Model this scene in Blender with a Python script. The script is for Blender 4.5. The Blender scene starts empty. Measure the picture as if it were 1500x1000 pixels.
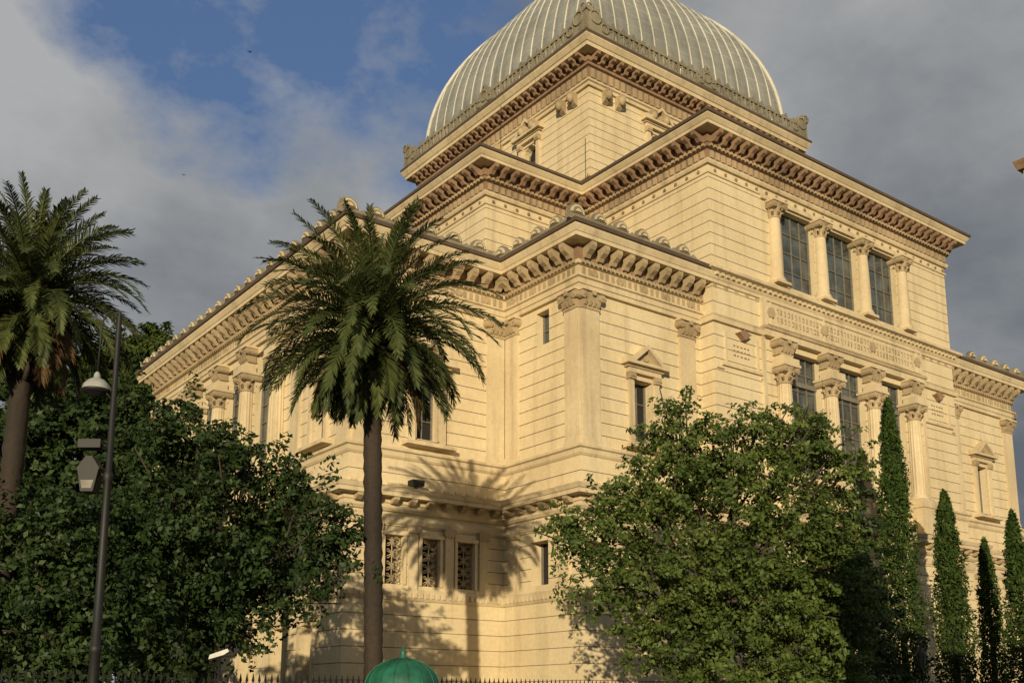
import bpy, math, random
import numpy as np
from mathutils import Vector
random.seed(7); rng=np.random.default_rng(11)
scene=bpy.context.scene
GZ=-1.7
# ------------------------------------------------------------------ materials
def new_mat(name):
    m=bpy.data.materials.new(name); m.use_nodes=True
    nt=m.node_tree; nt.nodes.clear()
    out=nt.nodes.new('ShaderNodeOutputMaterial'); b=nt.nodes.new('ShaderNodeBsdfPrincipled')
    nt.links.new(b.outputs[0],out.inputs[0]); return m,nt,b,out
def noise(nt,scale,detail=5,vec=None,rough=.55):
    n=nt.nodes.new('ShaderNodeTexNoise'); n.inputs['Scale'].default_value=scale; n.inputs['Detail'].default_value=detail
    n.inputs['Roughness'].default_value=rough
    if vec is not None: nt.links.new(vec,n.inputs['Vector'])
    return n.outputs['Fac']
def ramp(nt,fac,stops):
    r=nt.nodes.new('ShaderNodeValToRGB'); cr=r.color_ramp
    while len(cr.elements)<len(stops): cr.elements.new(.5)
    for e,(p,c) in zip(cr.elements,stops): e.position=p; e.color=(*c,1) if len(c)==3 else c
    nt.links.new(fac,r.inputs[0]); return r.outputs[0]
def mix(nt,a,b,fac,mode='MIX'):
    m=nt.nodes.new('ShaderNodeMix'); m.data_type='RGBA'; m.blend_type=mode
    for s,v in ((m.inputs[0],fac),(m.inputs[6],a),(m.inputs[7],b)):
        if isinstance(v,(int,float)): s.default_value=v
        elif isinstance(v,tuple): s.default_value=(*v,1)
        else: nt.links.new(v,s)
    return m.outputs[2]
def stone(name,col,col2,streak=.35,rough=.85,bump=.15,fine=5.0,fc=(.90,.885,.865),metal=0):
    m,nt,b,out=new_mat(name)
    tc=nt.nodes.new('ShaderNodeTexCoord'); P=tc.outputs['Object']
    mp=nt.nodes.new('ShaderNodeMapping'); mp.inputs['Scale'].default_value=(1.6,1.6,.12); nt.links.new(P,mp.inputs[0])
    big=noise(nt,.35,4,P); st=noise(nt,1.0,4,mp.outputs[0],.6); fn=noise(nt,fine,5,P,.65)
    c=mix(nt,col,col2,ramp(nt,big,[(.35,(0,0,0)),(.7,(1,1,1))]))
    dark=tuple(x*.55 for x in col2)
    c=mix(nt,c,dark,ramp(nt,st,[(.50,(0,0,0)),(.78,(streak,)*3)]))
    c=mix(nt,c,ramp(nt,fn,[(.3,fc),(.65,(1.04,1.03,1.02))]),1.0,'MULTIPLY')
    nt.links.new(c,b.inputs['Base Color']); b.inputs['Roughness'].default_value=rough; b.inputs['Metallic'].default_value=metal
    bp=nt.nodes.new('ShaderNodeBump'); bp.inputs['Strength'].default_value=bump; bp.inputs['Distance'].default_value=.02
    nt.links.new(fn,bp.inputs['Height']); nt.links.new(bp.outputs[0],b.inputs['Normal'])
    return m
M={}
M['wall']=stone('cream_plaster',(.67,.56,.36),(.585,.475,.295),.5)
M['groove']=stone('joint_shade',(.40,.30,.18),(.31,.225,.135))  # darker groove faces: shade of the joints put into the colour
M['trim']=stone('travertine_trim',(.62,.515,.335),(.50,.40,.25),.65,bump=.3)
M['carve']=stone('carved_stone',(.49,.385,.235),(.31,.235,.14),.75,bump=.7,fine=14,fc=(.7,.68,.66))
M['brown']=stone('terracotta_and_bracket_shade',(.34,.215,.13),(.22,.14,.085),.6,bump=.6,fine=10,fc=(.7,.68,.66))
M['roof']=stone('dark_gutter_metal',(.10,.07,.05),(.07,.05,.035),.3)
M['crest']=stone('weathered_cresting',(.29,.255,.18),(.17,.15,.105),.7,bump=.8,fine=10,fc=(.7,.68,.66))
M['dome']=stone('dome_sheet_metal',(.36,.36,.315),(.265,.265,.23),.65,rough=.38,bump=.1,fine=2.5,metal=.3)
M['rib']=stone('dome_rib',(.56,.545,.48),(.42,.41,.36),.5,rough=.45)
def simple(name,col,rough=.6,metal=0,var=.25,scale=8):
    m,nt,b,out=new_mat(name)
    tc=nt.nodes.new('ShaderNodeTexCoord'); n=noise(nt,scale,4,tc.outputs['Object'])
    lo=tuple(x*(1-var) for x in col); hi=tuple(min(1,x*(1+var)) for x in col)
    nt.links.new(ramp(nt,n,[(.3,lo),(.7,hi)]),b.inputs['Base Color'])
    b.inputs['Roughness'].default_value=rough; b.inputs['Metallic'].default_value=metal
    return m
M['glass']=simple('window_glass',(.06,.07,.07),.10,var=.6,scale=1.2)
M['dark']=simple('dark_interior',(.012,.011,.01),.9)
M['munt']=simple('window_bars',(.17,.15,.12),.6)
M['iron']=simple('black_iron',(.008,.008,.008),.6)
M['white']=simple('milk_glass',(.30,.30,.275),.35,var=.15)
M['green']=simple('green_painted_metal',(.012,.105,.062),.55,var=.4,scale=3)
M['bark']=stone('tree_bark',(.07,.052,.035),(.04,.03,.02),.6,bump=1,fine=12,fc=(.6,.6,.6))
M['palmbark']=stone('palm_bark',(.042,.028,.018),(.022,.015,.010),.4,bump=1,fine=9,fc=(.6,.6,.6))  # bark colour darkened to stand in for shade on the trunk
def leafmat(name,c1,c2,c3,trans=.25,nscale=.7,gloss=True):
    m,nt,b,out=new_mat(name)
    if not gloss:
        nt.nodes.remove(b); b=nt.nodes.new('ShaderNodeBsdfDiffuse')
    tc=nt.nodes.new('ShaderNodeTexCoord'); g=nt.nodes.new('ShaderNodeNewGeometry')
    n=noise(nt,nscale,2,tc.outputs['Object'])
    c=mix(nt,c1,c2,g.outputs['Random Per Island'])
    c=mix(nt,c,c3,ramp(nt,n,[(.42,(0,0,0)),(.68,(.8,.8,.8))]))
    nt.links.new(c,b.inputs[0])
    if gloss:
        b.inputs['Roughness'].default_value=.55; b.inputs['Specular IOR Level'].default_value=.25
    tr=nt.nodes.new('ShaderNodeBsdfTranslucent'); nt.links.new(c,tr.inputs[0])
    ms=nt.nodes.new('ShaderNodeMixShader'); ms.inputs[0].default_value=trans
    nt.links.new(b.outputs[0],ms.inputs[1]); nt.links.new(tr.outputs[0],ms.inputs[2]); nt.links.new(ms.outputs[0],out.inputs[0])
    return m
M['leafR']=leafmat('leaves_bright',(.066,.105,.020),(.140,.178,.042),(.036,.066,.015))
M['leafL']=leafmat('leaves_dark',(.022,.044,.012),(.050,.078,.02),(.012,.028,.008),.15)  # dark green, darkened further to stand in for shade
M['leafC']=leafmat('cypress_foliage',(.04,.07,.018),(.07,.105,.028),(.022,.045,.013),.1,1.5,False)
M['leafF']=leafmat('leaves_far',(.06,.09,.025),(.10,.13,.035),(.035,.06,.018),.25,.7,False)
M['palm']=leafmat('palm_leaflets',(.036,.055,.015),(.105,.118,.036),(.024,.040,.012),.12)
M['dead']=leafmat('dry_palm_leaflets',(.12,.07,.03),(.17,.105,.045),(.06,.04,.02),.12)
# ------------------------------------------------------------------ mesh builder
class MB:
    def __init__(s): s.v=[]; s.f=[]; s.m=[]; s.sm=[]; s.mats=[]
    def mi(s,n):
        if n not in s.mats: s.mats.append(n)
        return s.mats.index(n)
    def add(s,vs,fs,mat,smooth=False):
        o=len(s.v); s.v.extend(vs); k=s.mi(mat)
        for f in fs: s.f.append([i+o for i in f]); s.m.append(k); s.sm.append(smooth)
    def prism(s,bot,top,mat,smooth=False):
        n=len(bot)
        fs=[[i,(i+1)%n,n+(i+1)%n,n+i] for i in range(n)]
        s.add(list(bot)+list(top),fs,mat,smooth)
        s.add(list(bot)+list(top),[list(range(n))[::-1],list(range(n,2*n))],mat)
    def build(s,name,parent=None,recalc=True):
        me=bpy.data.meshes.new(name); me.from_pydata([tuple(p) for p in s.v],[],s.f)
        for n in s.mats: me.materials.append(M[n])
        me.polygons.foreach_set('material_index',s.m); me.polygons.foreach_set('use_smooth',s.sm)
        me.update()
        if recalc:
            import bmesh
            bm=bmesh.new(); bm.from_mesh(me)
            bmesh.ops.recalc_face_normals(bm,faces=bm.faces); bm.to_mesh(me); bm.free()
        ob=bpy.data.objects.new(name,me); scene.collection.objects.link(ob)
        if parent: ob.parent=parent
        return ob
def empty(name,loc=(0,0,0)):
    e=bpy.data.objects.new(name,None); scene.collection.objects.link(e); e.empty_display_size=.5
    return e
class FR:   # facade frame: u along T, d along outward N, z up
    def __init__(s,O,T,N): s.O=O;s.T=T;s.N=N
    def p(s,u,d,z): return (s.O[0]+s.T[0]*u+s.N[0]*d, s.O[1]+s.T[1]*u+s.N[1]*d, z)
def box(mb,F,u0,u1,d0,d1,z0,z1,mat):
    b=[F.p(u0,d0,z0),F.p(u1,d0,z0),F.p(u1,d1,z0),F.p(u0,d1,z0)]
    t=[F.p(u0,d0,z1),F.p(u1,d0,z1),F.p(u1,d1,z1),F.p(u0,d1,z1)]
    mb.prism(b,t,mat)
def prism_dz(mb,F,u0,u1,prof,mat):
    mb.prism([F.p(u0,d,z) for d,z in prof],[F.p(u1,d,z) for d,z in prof],mat)
def prism_uz(mb,F,d0,d1,poly,mat,smooth=False):
    mb.prism([F.p(u,d0,z) for u,z in poly],[F.p(u,d1,z) for u,z in poly],mat,smooth)
def circ(u,z,r,n=10,a0=0,a1=2*math.pi):
    full=abs(a1-a0-2*math.pi)<1e-6
    return [(u+r*math.cos(a0+(a1-a0)*i/(n if full else n-1)),z+r*math.sin(a0+(a1-a0)*i/(n if full else n-1))) for i in range(n)]
def lathe(mb,cx,cy,prof,mat,n=16,flute=0):
    vs=[];fs=[]
    for (r,z) in prof:
        for i in range(n):
            a=2*math.pi*i/n; rr=r*(1-(flute if i%2 else 0))
            vs.append((cx+rr*math.cos(a),cy+rr*math.sin(a),z))
    for k in range(len(prof)-1):
        for i in range(n):
            fs.append([k*n+i,k*n+(i+1)%n,(k+1)*n+(i+1)%n,(k+1)*n+i])
    mb.add(vs,fs,mat,flute==0)
    mb.add(vs[:n]+vs[-n:],[list(range(n))[::-1],list(range(n,2*n))],mat)
def tube(mb,pts,rad,mat,n=8,wob=0):
    pts=[Vector(p) for p in pts]; vs=[];fs=[]
    for i,p in enumerate(pts):
        t=(pts[min(i+1,len(pts)-1)]-pts[max(i-1,0)]).normalized()
        a=Vector((1,0,0)) if abs(t.x)<.8 else Vector((0,1,0))
        e1=t.cross(a).normalized(); e2=t.cross(e1)
        r=rad[i] if isinstance(rad,(list,tuple)) else rad
        for k in range(n):
            q=2*math.pi*k/n; rr=r*(1+wob*(random.random()-.5))
            vs.append(tuple(p+e1*rr*math.cos(q)+e2*rr*math.sin(q)))
    for i in range(len(pts)-1):
        for k in range(n): fs.append([i*n+k,i*n+(k+1)%n,(i+1)*n+(k+1)%n,(i+1)*n+k])
    fs.append(list(range(n))[::-1]); fs.append([(len(pts)-1)*n+k for k in range(n)])
    mb.add(vs,fs,mat,True)
def offs(pts,d):
    n=len(pts);o=[]
    for i in range(n):
        a=pts[i-1];b=pts[i];c=pts[(i+1)%n]
        def nn(p,q):
            dx=q[0]-p[0];dy=q[1]-p[1];l=math.hypot(dx,dy);return (dy/l,-dx/l)
        n1=nn(a,b);n2=nn(b,c)
        o.append((b[0]+d*(n1[0]+n2[0]),b[1]+d*(n1[1]+n2[1])))
    return o
def sweep(mb,outl,prof,mats,closed=False):
    n=len(outl);vs=[]
    for (o,z) in prof:
        for x,y in offs(outl,o): vs.append((x,y,z))
    k=len(prof); o0=len(mb.v); mb.v.extend(vs)
    for j in range(k if closed else k-1):
        m=mats if isinstance(mats,str) else mats[j]
        for i in range(n):
            jj=(j+1)%k
            mb.f.append([o0+j*n+i,o0+j*n+(i+1)%n,o0+jj*n+(i+1)%n,o0+jj*n+i]); mb.m.append(mb.mi(m)); mb.sm.append(False)
    if not closed:
        m=mats if isinstance(mats,str) else mats[0]
        mb.f.append([o0+i for i in range(n)][::-1]); mb.m.append(mb.mi(m)); mb.sm.append(False)
        mb.f.append([o0+(k-1)*n+i for i in range(n)]); mb.m.append(mb.mi(m)); mb.sm.append(False)
def rust(prof,mats,off,z0,z1,step=.62,g=.017,dp=.05):
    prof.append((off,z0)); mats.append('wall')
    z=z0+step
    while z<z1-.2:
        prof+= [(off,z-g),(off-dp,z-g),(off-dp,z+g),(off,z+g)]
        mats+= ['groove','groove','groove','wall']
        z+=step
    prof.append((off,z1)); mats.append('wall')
def edges(outl,off):
    o=offs(outl,off);n=len(o)
    for i in range(n):
        a=o[i];b=o[(i+1)%n];L=math.hypot(b[0]-a[0],b[1]-a[1])
        T=((b[0]-a[0])/L,(b[1]-a[1])/L); yield FR(a,T,(T[1],-T[0])),L
def row(mb,outl,off,end,spacing,w,prof,mat):
    for F,L in edges(outl,off):
        m=max(1,round((L-2*end)/spacing)); 
        for i in range(m+1):
            u=end+(L-2*end)*i/m
            prism_dz(mb,F,u-w/2,u+w/2,prof,mat)
# ------------------------------------------------------------------ plan
CX,CY=48.3,53.2
YE=66.0
L1=[(29.51,34.11),(67.1,34.11),(67.1,39.7),(75.5,39.7),(75.5,YE),(67.1,YE),(67.1,72.3),(29.51,72.3),(29.51,YE),(21.1,YE),(21.1,39.7),(29.51,39.7)]
L2=[(37.4,33.2),(58.9,33.2),(58.9,42.7),(66.2,42.7),(66.2,63.7),(58.9,63.7),(58.9,73.2),(37.4,73.2),(37.4,63.7),(30.4,63.7),(30.4,42.7),(37.4,42.7)]
S=9.5
DR=[(CX-S,CY-S),(CX+S,CY-S),(CX+S,CY+S),(CX-S,CY+S)]
X=(1,0);Y=(0,1);nX=(-1,0);nY=(0,-1)
F1=FR((0,34.11),X,nY); F2=FR((0,33.2),X,nY); FP=FR((29.51,0),Y,nX); FB=FR((0,39.7),X,nY); FC=FR((21.1,0),Y,nX)
G1=FR((37.4,0),Y,nX); G2=FR((0,42.7),X,nY); G3=FR((30.4,0),Y,nX)
D1=FR((0,CY-S),X,nY); D2=FR((CX-S,0),Y,nX)
B=empty('synagogue_building')
wl=MB(); p=[];m=[]
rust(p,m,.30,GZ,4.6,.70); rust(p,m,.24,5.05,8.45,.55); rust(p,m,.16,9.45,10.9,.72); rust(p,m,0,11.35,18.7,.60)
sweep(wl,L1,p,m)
wu=MB(); p=[];m=[]
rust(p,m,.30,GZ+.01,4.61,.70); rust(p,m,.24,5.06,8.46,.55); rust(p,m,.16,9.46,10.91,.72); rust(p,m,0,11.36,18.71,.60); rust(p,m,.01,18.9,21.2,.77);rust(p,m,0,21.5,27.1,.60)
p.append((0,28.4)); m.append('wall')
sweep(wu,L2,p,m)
wd=MB(); p=[];m=[]
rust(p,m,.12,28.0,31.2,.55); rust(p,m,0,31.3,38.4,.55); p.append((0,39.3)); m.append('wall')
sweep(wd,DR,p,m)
cut1=MB();cut2=MB();cut3=MB()
win=MB(); tr=MB(); cv=MB(); col=MB()
def opening(cut,F,u,w,z0,z1,depth=.75,out=1.2,cols=2,rows=3,arch=False,fill='glass'):
    if arch:
        r=w/2; poly=[(u-r,z0),(u+r,z0)]+circ(u,z1-r,r,9,0,math.pi)
        prism_uz(cut,F,-depth,out,poly,'wall')
    else: box(cut,F,u-w/2,u+w/2,-depth,out,z0,z1,'wall')
    g=-depth+.12
    box(win,F,u-w/2-.05,u+w/2+.05,g-.04,g,z0-.05,z1+.05,fill)
    b=.04
    box(win,F,u-w/2,u-w/2+.08,g+.002,g+.09,z0,z1,'munt'); box(win,F,u+w/2-.08,u+w/2,g+.002,g+.09,z0,z1,'munt')
    for i in range(1,cols):
        x=u-w/2+w*i/cols; box(win,F,x-b/2,x+b/2,g+.004,g+.07,z0,z1,'munt')
    for i in range(0,rows+1):
        z=z0+(z1-z0)*i/rows; box(win,F,u-w/2+.08,u+w/2-.08,g+.006,g+.064,z-b/2,z+b/2,'munt')
def volutes(mb,F,u,w,d0,d1,z,r,mat='carve'):
    for s in (-1,1):
        prism_uz(mb,F,d0,d1,circ(u+s*(w/2),z,r,10),mat,True)
        prism_uz(mb,F,d1,d1+.03,circ(u+s*(w/2),z,r*.62,10),mat,True)
        prism_uz(mb,F,d1+.03,d1+.07,circ(u+s*(w/2),z,r*.25,8),mat,True)
def pcap(F,u,w,d,z0,z1):
    h=z1-z0
    box(cv,F,u-w/2-.04,u+w/2+.04,0,d+.05,z0,z0+.1,'carve')
    prism_dz(cv,F,u-w/2,u+w/2,[(0,z0+.1),(d+.04,z0+.1),(d+.09,z0+h*.45),(d+.24,z1-.18),(0,z1-.18)],'carve')
    n=4
    for i in range(n):
        x=u-w/2+w*(i+.5)/n
        prism_dz(cv,F,x-.07,x+.07,[(d,z0+.1),(d+.12,z0+.15),(d+.22,z0+h*.38),(d+.16,z0+h*.45),(d+.05,z0+h*.4)],'carve')
    volutes(cv,F,u,w+.05,0,d+.22,z1-.3,.2)
    prism_uz(cv,F,d+.1,d+.32,circ(u,z1-.2,.12,8),'carve',True)
    box(cv,F,u-w/2-.17,u+w/2+.17,0,d+.3,z1-.13,z1-.003,'trim')
def pil(F,u,w=1.0,d=.15,z0=11.35,z1=18.6,cap=.9,ext0=0,ext1=0):
    a=u-w/2-ext0;b=u+w/2+ext1
    box(tr,F,a,b,0,d,z0+.35,z1-cap,'trim')
    box(tr,F,a-.06,b+.06,0,d+.06,z0+.002,z0+.22,'trim'); box(tr,F,a-.03,b+.03,0,d+.03,z0+.22,z0+.35,'trim')
    pcap(F,u,w,d,z1-cap,z1)
def column(F,u,d,z0,z1,r,cap,flute=0):
    cx,cy,_=F.p(u,d,0)
    zb=z0
    box(col,F,u-r*1.35,u+r*1.35,d-r*1.35,d+r*1.35,zb,zb+.14,'trim')
    lathe(col,cx,cy,[(r*1.3,zb+.14),(r*1.36,zb+.2),(r*1.3,zb+.27),(r*1.1,zb+.32),(r*1.2,zb+.38),(r*1.02,zb+.45)],'trim',18)
    zc=z1-cap; pr=[]
    for i in range(9):
        t=i/8; pr.append((r*(1-.16*t**1.6),zb+.45+(zc-zb-.45)*t))
    lathe(col,cx,cy,pr,'trim',32 if flute else 18,flute)
    lathe(cv,cx,cy,[(r*.92,zc),(r*1.02,zc+.05),(r*.9,zc+.1),(r*.98,zc+cap*.35),(r*1.1,zc+cap*.4),(r*.98,zc+cap*.45),(r*1.12,zc+cap*.7),(r*1.35,z1-.14)],'carve',14)
    for k in range(8):
        a=math.pi*k/4+.2
        for (hh,rr) in ((.36,1.12),(.62,1.25)):
            x=cx+r*rr*.95*math.cos(a+hh);y=cy+r*rr*.95*math.sin(a+hh);z=zc+cap*hh
            tube(cv,[(cx+r*.85*math.cos(a+hh),cy+r*.85*math.sin(a+hh),z-.22),(x,y,z-.02),(cx+r*(rr+.22)*math.cos(a+hh),cy+r*(rr+.22)*math.sin(a+hh),z-.08)],[.07,.075,.04],'carve',5)
    volutes(cv,F,u,r*2.1,d-r*1.25,d+r*1.25,z1-.28,.19)
    box(cv,F,u-r*1.5,u+r*1.5,d-r*1.4,d+r*1.4,z1-.14,z1-.004,'trim')
def aedicule(cut,F,u,w,z0,z1,sc=1.0,arch=False,d=.18):
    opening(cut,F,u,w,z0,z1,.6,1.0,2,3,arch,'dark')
    pw=.26*sc; W=w/2+.12
    for s in (-1,1):
        a=u+s*(W+pw/2)
        box(tr,F,a-pw/2,a+pw/2,0,d,z0-.25,z1-.05,'trim')
        box(cv,F,a-pw/2-.07,a+pw/2+.07,0,d+.1,z1-.05,z1+.28,'carve')
        box(cv,F,a-pw/2-.04,a+pw/2+.04,0,d+.14,z1+.05,z1+.16,'carve')
        box(tr,F,u+s*(w/2+.06)-.06,u+s*(w/2+.06)+.06,0,.08,z0,z1,'trim')
    E=W+pw+.08
    box(tr,F,u-w/2-.12,u+w/2+.12,0,.085,z1,z1+.14,'trim')
    box(tr,F,u-E,u+E,0,d+.06,z1+.28,z1+.5,'trim')
    box(tr,F,u-E-.12,u+E+.12,0,d+.13,z1+.5,z1+.62,'carve')
    box(tr,F,u-E-.3,u+E+.3,0,d+.34,z1+.62,z1+.76,'trim')
    box(tr,F,u-E-.3,u+E+.3,0,d+.36,z0-.42,z0-.25,'trim')
    h=.78*sc;e=E+.3; zt=z1+.76
    prism_uz(tr,F,0,d+.05,[(u-e+.35,zt),(u+e-.35,zt),(u,zt+h-.12)],'carve')
    for s in (-1,1):
        poly=[(u+s*e,zt+.002),(u+s*e,zt+.17),(u+s*(e-.45),zt+.17),(u,zt+h+.13),(u,zt+h-.08),(u+s*(e-.5),zt+.002)]
        prism_uz(tr,F,0,d+.34+.002*(s+1),poly,'trim')
    prism_uz(cv,F,d+.03,d+.14,circ(u,zt+h*.35,.15,8),'carve')
# ---- front arm: big windows with columns
UX=CX-.15
ucs=[UX-5.8,UX-1.933,UX+1.933,UX+5.8]
for i in range(3):
    um=(ucs[i]+ucs[i+1])/2
    opening(cut2,F2,um,3.05,21.85,26.2,.55,1.2,4,4)
    opening(cut2,F2,um,2.95,11.7,18.25,.6,1.2,4,7)
    box(win,F2,um-1.47,um+1.47,-.45,-.32,16.6,16.85,'munt')
for u in ucs:
    column(F2,u,.06,21.62,26.3,.40,.95)
    column(F2,u,.22,11.42,17.2,.44,1.0,.06)
    box(tr,F2,u-.58,u+.58,0,.8,17.203,17.5,'trim')
    box(tr,F2,u-.45,u+.45,0,.5,17.5,17.72,'trim')
    pcap(F2,u,1.05,.42,17.72,18.6)
    box(tr,F2,u-.7,u+.7,.1,.92,9.5,11.0,'trim'); box(tr,F2,u-.78,u+.78,.1,.98,11.0,11.42,'trim')
box(tr,F2,ucs[0]-.9,ucs[3]+.9,0,.30,21.35,21.62,'trim')
box(tr,F2,ucs[0]-1.0,ucs[3]+1.0,0,.16,26.3,26.5,'trim')
for s in(-1,1):
    e=UX+s*7.0
    box(tr,F2,min(e,e+s*.25),max(e,e+s*.25),0,.12,11.4,18.6,'trim')
box(tr,F2,UX-7.2,UX+7.2,0,.34,18.6,18.95,'trim'); box(tr,F2,UX-7.25,UX+7.25,0,.42,18.95,19.12,'carve')
box(tr,F2,UX-7.2,UX+7.2,0,.20,19.12,20.75,'trim')
for (z0,z1) in ((19.25,19.33),(20.5,20.58)): box(tr,F2,UX-6.9,UX+6.9,.2,.27,z0,z1,'trim')
for k in range(4):
    u=UX-6.6+4.4*k; box(tr,F2,u-.05,u+.05,.2,.262,19.33,20.5,'trim')
    prism_uz(cv,F2,.2,.3,circ(u,19.92,.3,6),'carve')
uu=UX-6.1
while uu<UX+6.1:
    for zc in (19.66,20.1):
        w=random.uniform(.08,.2)
        box(cv,F2,uu,uu+w,.2,.235,zc+.1,zc+.15,'carve'); box(cv,F2,uu+w-.05,uu+w,.2,.232,zc-.12,zc+.1,'carve')
        if random.random()<.5: box(cv,F2,uu,uu+.045,.2,.232,zc-.12,zc+.04,'carve')
        if random.random()<.4: box(cv,F2,uu,uu+w-.05,.2,.231,zc-.12,zc-.08,'carve')
    uu+=.30
for u in (UX-8.75,UX+8.75):
    box(tr,F2,u-1.25,u-1.13,0,.08,16.6,18.2,'trim'); box(tr,F2,u+1.13,u+1.25,0,.08,16.6,18.2,'trim')
    box(tr,F2,u-1.5,u+1.5,0,.12,16.45,16.6,'trim'); box(tr,F2,u-1.9,u-1.4,0,.1,16.25,16.36,'trim'); box(tr,F2,u+1.4,u+1.7,0,.1,16.25,16.36,'trim')
    prism_uz(cv,F2,0,.3,[(u-.45,18.3),(u-.2,18.15),(u,17.98),(u+.25,18.15),(u+.5,18.32),(u+.1,18.42),(u,18.52),(u-.1,18.42)],'brown')
    for k in range(3):
        for j in range(5):
            w=random.uniform(.1,.2); box(cv,F2,u-.6+.26*j,u-.6+.26*j+w,0,.02,17.6-.25*k,17.68-.25*k,'brown')
# ---- pavilions
for u in (33.35,63.0):
    aedicule(cut1,F1,u,1.15,12.0,14.95)
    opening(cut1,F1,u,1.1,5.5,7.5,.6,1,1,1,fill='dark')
for u in (30.06,36.35,60.1,66.55): pil(F1,u,1.05)
for u in (34.55,39.05): pil(FP,u,.95,.147)
opening(cut1,FP,36.75,.95,16.7,18.35,.6,1,1,2)
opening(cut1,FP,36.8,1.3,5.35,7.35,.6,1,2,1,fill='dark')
for u in (28.85,21.7): pil(FB,u,1.0,.147)
aedicule(cut1,FB,25.0,1.15,12.0,14.95)
def grille(F,u,w,z0,z1,off):
    box(tr,F,u-w/2-.14,u-w/2,off,off+.1,z0,z1,'trim');box(tr,F,u+w/2,u+w/2+.14,off,off+.1,z0,z1,'trim')
    box(tr,F,u-w/2-.2,u+w/2+.2,off,off+.14,z1,z1+.16,'trim')
    g=off-.16
    for k in range(4):
        zc=z0+(z1-z0)*(k+.5)/4
        for s in(-1,1):
            r=w*.2
            prm=[F.p(u+s*w*.24+r*math.cos(a),g,zc+r*1.05*math.sin(a)) for a in [2*math.pi*i/10 for i in range(11)]]
            tube(win,prm,.028,'carve',5)
        tube(win,[F.p(u-w/2,g,zc-.22),F.p(u,g,zc),F.p(u+w/2,g,zc-.22)],.025,'carve',5)
        tube(win,[F.p(u-w/2,g,zc+.22),F.p(u,g,zc),F.p(u+w/2,g,zc+.22)],.025,'carve',5)
    tube(win,[F.p(u,g,z0),F.p(u,g,z1)],.03,'carve',5)
for u in (23.25,25.15,27.05):
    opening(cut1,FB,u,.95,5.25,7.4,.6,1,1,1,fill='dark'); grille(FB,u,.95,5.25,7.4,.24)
for u in (22.3,24.2,26.1,28.0):
    box(tr,FB,u-.22,u+.22,.24,.38,5.05,7.9,'trim'); box(cv,FB,u-.3,u+.3,.24,.48,7.55,7.9,'carve')
for u in (35.0,38.6): box(tr,FP,u-.35,u+.35,.24,.38,5.05,7.9,'trim'); box(cv,FP,u-.42,u+.42,.24,.48,7.6,7.9,'carve')
for u in (31.2,35.6,61,65.6): box(tr,F1,u-.35,u+.35,.24,.38,5.05,7.9,'trim'); box(cv,F1,u-.42,u+.42,.24,.48,7.6,7.9,'carve')
# ---- left facade
lcs=[CY-6.2,CY-2.333,CY+1.533,CY+5.4]
for i in range(3):
    um=(lcs[i]+lcs[i+1])/2
    opening(cut1,FC,um,2.9,11.7,18.2,.6,1.2,4,7)
for u in lcs:
    column(FC,u,.22,11.42,17.2,.44,1.0,.06)
    box(tr,FC,u-.58,u+.58,0,.8,17.203,17.5,'trim'); pcap(FC,u,1.05,.42,17.72,18.6); box(tr,FC,u-.45,u+.45,0,.5,17.5,17.72,'trim')
    box(tr,FC,u-.7,u+.7,.1,.92,9.5,11.0,'trim'); box(tr,FC,u-.78,u+.78,.1,.98,11.0,11.42,'trim')
for u in (40.25,45.2,60.4,65.4): pil(FC,u,1.0)
for u in (42.7,62.9): aedicule(cut1,FC,u,1.15,12.0,14.95)
for u in (42.7,45.6,49.3,53.2,57.1,60.8,63.5):
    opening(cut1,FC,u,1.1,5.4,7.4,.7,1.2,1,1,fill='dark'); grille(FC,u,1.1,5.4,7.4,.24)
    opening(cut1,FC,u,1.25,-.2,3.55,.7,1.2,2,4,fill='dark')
    box(tr,FC,u-.8,u-.63,.3,.4,-.3,3.7,'trim'); box(tr,FC,u+.63,u+.8,.3,.4,-.3,3.7,'trim'); box(tr,FC,u-.9,u+.9,.3,.46,3.7,3.95,'trim')
# ---- drum windows
for F,c in ((D1,CX),(D2,CY)):
    for s in(-1,1): aedicule(cut3,F,c+s*3.7,1.3,33.1,35.85,1.15,True)
    for k in range(-2,3):
        for q in (-.55,.55):
            u=c+k*3.85+q
            if abs(u-c)>9.1: continue
            prism_dz(cv,F,u-.2,u+.2,[(0,36.35),(.25,36.5),(.5,36.85),(.6,37.2),(0,37.2)],'carve')
            cx,cy,_=F.p(u,.45,0); lathe(cv,cx,cy,[(.05,36.55),(.2,36.65),(.25,36.85),(.18,37.05),(.05,37.1)],'carve',8)
for F,a,b in ((F2,37.9,58.7),(G1,33.8,42.4),(G2,30.9,37.1),(G3,43.2,63.4)):
    u=a
    while u<b:
        prism_uz(cv,F,0,.07,circ(u,26.75,.09,6),'brown'); u+=.8
def mk(mbw,mbc,name):
    o=mbw.build(name,B); c=mbc.build('cutter',None)
    mod=o.modifiers.new('b','BOOLEAN'); mod.object=c; mod.operation='DIFFERENCE'; mod.solver='EXACT'; mod.use_self=True
    dg=bpy.context.evaluated_depsgraph_get(); me=bpy.data.meshes.new_from_object(o.evaluated_get(dg))
    o.modifiers.clear(); o.data=me; bpy.data.objects.remove(c); return o
mk(wl,cut1,'lower_walls'); mk(wu,cut2,'upper_walls'); mk(wd,cut3,'drum_walls')
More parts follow.
